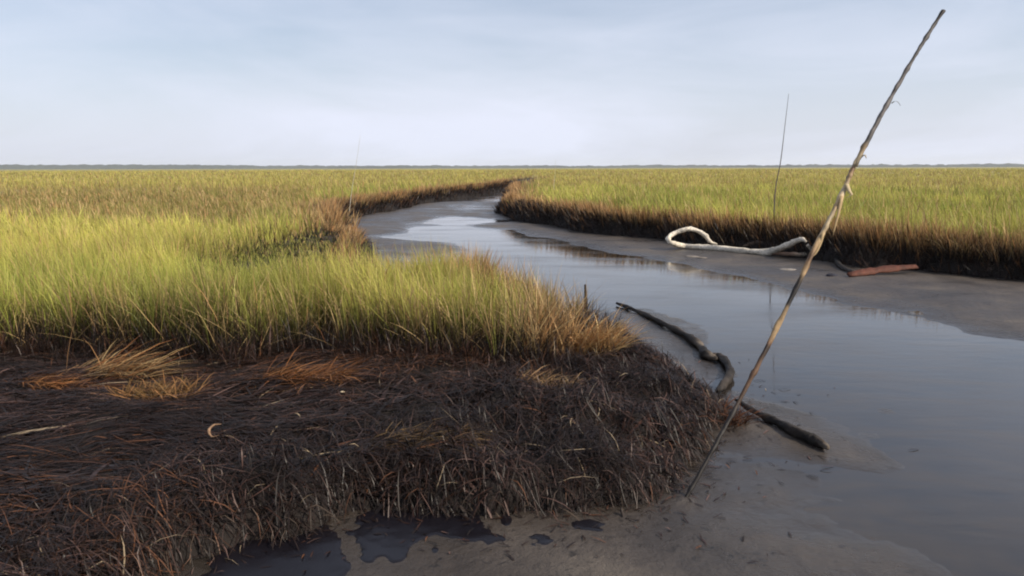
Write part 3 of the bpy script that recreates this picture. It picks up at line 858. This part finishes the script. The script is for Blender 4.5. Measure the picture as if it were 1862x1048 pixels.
o = tube('stake_stub', [pd(1067, 600, 7.7), pd(1066, 555, 7.7), pd(1064, 518, 7.7)], [.018, .016, .010], [A(.03, .02, .02)] * 3, M_WOOD, n=14, seg=8, rough=.2, seed=5)
tag(o, 'short dark broken stake at the back of the spit', 'stake')
o = tube('twig', [px(1128, 925, .05), px(1134, 948, .012), px(1140, 985, -.015)], [.008, .007, .005], [A(.03, .022, .018)] * 3, M_WOOD, n=14, seg=6, seed=6)
tag(o, 'short dark twig poking from the mat edge into the mud', 'twig')

# dark logs
blk, bk2, pale = A(.016, .013, .011), A(.035, .027, .021), A(.24, .19, .14)
o = tube('oiled_log', path([(1122, 552, .05), (1155, 565, .05), (1200, 586, .05), (1240, 606, .05), (1268, 625, .055), (1283, 644, .055), (1302, 655, .05)]),
         [.016, .026, .022, .030, .027, .036, .030, .042, .028, .044, .036, .02], [blk, blk, blk, bk2, blk, bk2, bk2, bk2, blk, bk2, pale * .6, blk, blk, pale * .5, bk2], M_WOOD, n=70, seg=12, rough=.3, seed=7)
tag(o, 'long black oiled log curving out from behind the straw at the spit', 'log')
o = tube('oiled_log', path([(1292, 648, .04), (1310, 650, .05), (1322, 664, .06), (1327, 682, .06), (1316, 700, .06), (1304, 712, .06)]), [.020, .030, .038, .030, .037, .031, .034, .018],
         [bk2, bk2, blk, blk, bk2, blk], M_WOOD, n=46, seg=12, rough=.3, seed=8)
tag(o, 'short bent black log between the curving log and the mat tip', 'log')
o = tube('oiled_log', path([(1338, 728, .06), (1375, 752, .05), (1410, 768, .05), (1450, 788, .05), (1480, 802, .05), (1505, 816, .05)]), [.012, .022, .017, .030, .026, .037, .031, .038, .030, .012],
         [blk, blk, blk, bk2 * .8, blk, blk, bk2, blk, blk, bk2, pale * .5], M_WOOD, n=60, seg=12, rough=.3, seed=9)
tag(o, 'tapering black log lying on the mud right of the leaning pole', 'log')

# driftwood on the right bank toe
wh = A(.64, .57, .46)
Y0 = 17.2
o = tube('driftwood_branch', [pd(1304, 446, 17.0), pd(1292, 441, 17.0), pd(1282, 429, 17.02), pd(1267, 420, 17.05), pd(1248, 418, 17.05), pd(1230, 424, 17.05), pd(1216, 434, 17.0), pd(1222, 443, 16.9),
                              pg(1250, 449, .05), pg(1300, 452, .05), pg(1350, 457, .05), pg(1385, 460, .05), pd(1410, 456, 15.6), pd(1436, 445, 15.2), pd(1456, 437, 14.9), pd(1466, 441, 14.8)],
         [.024, .038, .050, .044, .052, .046, .056, .050, .062, .054, .062, .070, .058, .060, .046, .026], [wh * .6, wh * .9, wh * .75, wh, wh * .85, wh, wh * 1.05, wh * .7, wh, wh * .95, wh * .8, wh, wh * .7, wh, wh * .9, wh * .6], M_WOOD, n=120, seg=10, rough=.28, seed=10)
tag(o, 'bleached white driftwood branch curled into a loop below the right bank', 'driftwood')
o = tube('driftwood_branch', [pg(1405, 462, .05), pg(1440, 464, .06), pg(1470, 465, .06), pg(1500, 468, .06), pg(1520, 469, .07)], [.03, .04, .045, .05, .05], [A(.15, .09, .06), A(.2, .13, .09), wh * .7, wh * .8, wh * .85], M_WOOD, n=40, seg=9, rough=.2, seed=11)
tag(o, 'pinkish tan driftwood stick behind the leaning pole, beside the white branch', 'driftwood')
o = tube('driftwood_branch', [pd(1352, 449, 16.7), pd(1372, 443, 16.6), pd(1395, 444, 16.5), pd(1420, 441, 16.4), pd(1444, 438, 16.3)], [.03, .04, .045, .04, .03], [A(.12, .085, .06)] * 3, M_WOOD, n=36, seg=9, rough=.3, seed=12)
tag(o, 'dull brown driftwood branch lying behind the white one', 'driftwood')
o = tube('driftwood_branch', [pd(1468, 447, 15.1), pd(1474, 453, 15.1), pd(1482, 462, 15.1)], [.03, .035, .03], [wh * .8] * 2, M_WOOD, n=16, seg=8, rough=.2, seed=13)
tag(o, 'short pale stub of driftwood at the end of the white branch', 'driftwood')
o = tube('driftwood_branch', [pg(1518, 470, .05), pg(1524, 481, .04), pg(1536, 490, .035), pg(1552, 497, .03)], [.04, .04, .035, .03], [blk, bk2], M_WOOD, n=26, seg=8, rough=.2, seed=14)
tag(o, 'small black crooked stick between the tan driftwood and the red plank', 'driftwood')

# red-brown plank
a_, b_ = pg(1543, 502, .03), pg(1668, 487, .10)
d_ = (b_ - a_); ln_ = np.linalg.norm(d_); d_ /= ln_
s_ = np.cross(d_, [0, 0, 1]); s_ /= np.linalg.norm(s_); u_ = np.cross(s_, d_)
V, F_ = [], []
ns = 16
for i in range(ns):
    t = i / (ns - 1)
    hw = (.022 + .040 * math.sin(math.pi * min(t * .75 + .12, 1))) * (1 + .22 * random.uniform(-1, 1)); ht = .016 * (1 - .5 * t)
    for (q1, q2) in ((-1, -1), (1, -1), (1, 1), (-1, 1)):
        V.append(a_ + d_ * ln_ * t + (s_ * .8 - u_ * .6) * hw * q1 + (u_ * .8 + s_ * .6) * ht * q2 + np.array([0, 0, .02 * math.sin(3 * t)]))
for i in range(ns - 1):
    for j in range(4):
        p_, r_ = i * 4 + j, i * 4 + (j + 1) % 4
        F_ += [(p_, r_, r_ + 4), (p_, r_ + 4, p_ + 4)]
F_ += [(0, 2, 1), (0, 3, 2), (ns * 4 - 4, ns * 4 - 3, ns * 4 - 2), (ns * 4 - 4, ns * 4 - 2, ns * 4 - 1)]
o = mesh_obj('plank', np.array(V) - a_, np.array(F_), M_WOOD, np.array([A(.085, .028, .016) * random.uniform(.7, 1.3) for _ in V]))
o.location = a_
tag(o, 'reddish brown split plank lying on mud at the foot of the right bank', 'plank')

# small debris
o = tube('curled_bark', [px(402, 770, .36), px(388, 772, .37), px(379, 782, .36), px(385, 793, .33), px(398, 790, .34)], [.002, .006, .008, .005, .002], [A(.12, .07, .04), A(.28, .17, .10), A(.10, .06, .035)], M_WOOD, n=24, seg=8, rough=.2, seed=15)
tag(o, 'small pale curl of bark lying on the black mat at left', 'bark')
def pebble(u, v, z, r_, col, name, label, cat, flat=.5, group=None):
    p = px(u, v, z) if z > .1 else pg(u, v, 0)
    V, F_ = [], []
    for i in range(7):
        ph = math.pi * i / 6
        for j in range(10):
            a = 2 * math.pi * j / 10
            k_ = r_ * (1 + .3 * (float(vn(i * 1.1 + u, j * 1.3 + v)) - .5))
            V.append((k_ * math.sin(ph) * math.cos(a) * 1.5, k_ * math.sin(ph) * math.sin(a), k_ * math.cos(ph) * flat))
    for i in range(6):
        for j in range(10):
            F_.append((i * 10 + j, (i + 1) * 10 + j, (i + 1) * 10 + (j + 1) % 10, i * 10 + (j + 1) % 10))
    o = mesh_obj(name, np.array(V), np.array(F_), M_WOOD, np.tile(col, (len(V), 1)), smooth=True)
    o.location = p
    return tag(o, label, cat, group)
pebble(622, 712, gz(*px(622, 712, .28)[:2]) + .03, .011, A(.38, .3, .2), 'shell', 'tiny cream shell at the end of the rust red straw', 'shell')
pebble(1258, 468, .05, .10, A(.17, .15, .13), 'foam_scum', 'pale fleck of foam left on the mud below the white branch loop', 'foam', .25)
pebble(1276, 470, .05, .07, A(.16, .14, .12), 'foam_scum', 'smaller pale foam fleck just right of the first below the loop', 'foam', .25)
pebble(1431, 492, .05, .10, A(.19, .17, .15), 'foam_scum', 'pale foam fleck on the mud left of the leaning pole', 'foam', .2)
pebble(1512, 503, .05, .06, A(.02, .02, .03), 'mud_clod', 'small black clod on the mud left of the red plank', 'clod', .6)

# ------------------------------------------------------------------ oil slicks pooled on the mud
def slick(pts, label, jit=.05):
    P = smooth_poly([xy(u, v) for u, v in pts], 2)
    lo, hi = P.min(0) - .06, P.max(0) + .06
    st = .012
    gx_, gy_ = np.meshgrid(np.arange(lo[0], hi[0], st), np.arange(lo[1], hi[1], st))
    nx = gx_.shape[1]
    x, y = gx_.ravel(), gy_.ravel()
    d = poly_sd(x, y, P) + jit * fbm(x, y, 4, 2, 59) + jit * fbm(x, y, 13, 4, 60)
    z = np.maximum(mud_z(x, y), 0) + .012 * np.clip(-d / .03, -1.2, .35)
    k_ = np.arange(gx_.shape[0] - 1)[:, None] * nx + np.arange(nx - 1)[None]
    k_ = k_.ravel()
    q_ = np.stack([k_, k_ + 1, k_ + nx + 1, k_ + nx], 1)
    u_, f_ = sub_mesh(x, q_, d[q_].min(1) < .02)
    c0 = np.array([*P.mean(0), 0])
    o = mesh_obj('oil_slick', np.stack([x, y, z], 1)[u_] - c0, f_, M_OIL, smooth=True)
    o.location = c0
    return tag(o, label, 'oil slick', 'oil slicks at the edge of the mat')
slick([(640, 985), (655, 940), (720, 925), (780, 915), (850, 915), (880, 935), (876, 968), (925, 988), (895, 1003), (862, 996), (820, 988), (775, 985), (745, 1000), (735, 1018), (710, 1028), (685, 1020), (672, 1035), (655, 1010)],
      'large ragged blue-black oil slick below the middle of the mat')
slick([(350, 1100), (360, 1030), (420, 985), (500, 965), (570, 955), (615, 995), (630, 1030), (632, 1060), (600, 1100), (480, 1120)], 'smooth blue-black oil pool at the bottom edge left of the ragged slick')
slick([(1040, 962), (1075, 950), (1100, 962), (1090, 975), (1055, 978)], 'faint dark oil smear under the right half of the mat', jit=.06)
slick([(950, 985), (975, 975), (1000, 985), (1005, 998), (975, 1003)], 'small dark oil blot right of the ragged slick', jit=.05)
slick([(782, 1003), (793, 1000), (798, 1010), (787, 1018)], 'tiny round oil drop below the ragged slick', jit=.004)
slick([(905, 945), (925, 940), (932, 960), (915, 968)], 'narrow oil blot touching the mat edge right of the ragged slick', jit=.006)

# ------------------------------------------------------------------ far tree line
n = 900
th_ = np.linspace(R(-60), R(60), n)
V, F_, C = [], [], []
for i, t in enumerate(th_):
    hgt = 5 + 2.5 * float(vn(i * .05, 1)) + 2 * float(vn(i * .4, 2)) + 1.5 * float(vn(i * 1.7, 3)) + 5 * float(sm(R(-5), R(-30), t))
    for j, (dr, hz) in enumerate(((0, 0), (6, .75), (22, 1.0), (60, .9), (110, 0))):
        rr_ = 2300 + dr + 150 * float(vn(i * .02, 7))
        V.append((rr_ * math.sin(t), rr_ * math.cos(t), .6 + hz * hgt * (.85 + .3 * float(vn(i * .9, j * 3.3)))))
        C.append(A(.038, .048, .046) * (.7 + .6 * float(vn(i * 1.3, j * 2.7))))
for i in range(n - 1):
    for j in range(4):
        a = i * 5 + j
        F_.append((a, a + 5, a + 6, a + 1))
o = mesh_obj('distant_trees', np.array(V), np.array(F_), M_TREE, np.array(C))
tag(o, 'thin blue-grey line of far-off trees along the horizon', 'trees', kind='stuff')

# ------------------------------------------------------------------ haze
m = bpy.data.materials.new('summer_haze'); m.use_nodes = True
t = m.node_tree; t.nodes.clear()
mo = N(t, 'ShaderNodeOutputMaterial'); pv = N(t, 'ShaderNodeVolumePrincipled')
pv.inputs['Color'].default_value = (.86, .90, .97, 1); pv.inputs['Density'].default_value = .00017
pv.inputs['Anisotropy'].default_value = .2
t.links.new(pv.outputs['Volume'], mo.inputs['Volume'])
X, Y1, Y2, Z1, Z2 = 2900, -200, 2900, -2.0, 24
V = [(sx * X, yy, zz) for zz in (Z1, Z2) for yy in (Y1, Y2) for sx in (-1, 1)]
o = mesh_obj('haze', np.array(V), np.array([(0, 2, 3, 1), (4, 5, 7, 6), (0, 1, 5, 4), (2, 6, 7, 3), (0, 4, 6, 2), (1, 3, 7, 5)]), m)
tag(o, 'faint summer haze over the whole marsh', 'haze', kind='stuff')
tri = sum(sum(len(p.vertices) - 2 for p in ob.data.polygons) if len(ob.data.polygons) < 200 else len(ob.data.polygons) for ob in COL.objects if ob.type == 'MESH')
print('faces', tri)
for ob in COL.objects:
    if ob.type == 'MESH' and len(ob.data.polygons) > 20000: print(ob.name, len(ob.data.polygons))
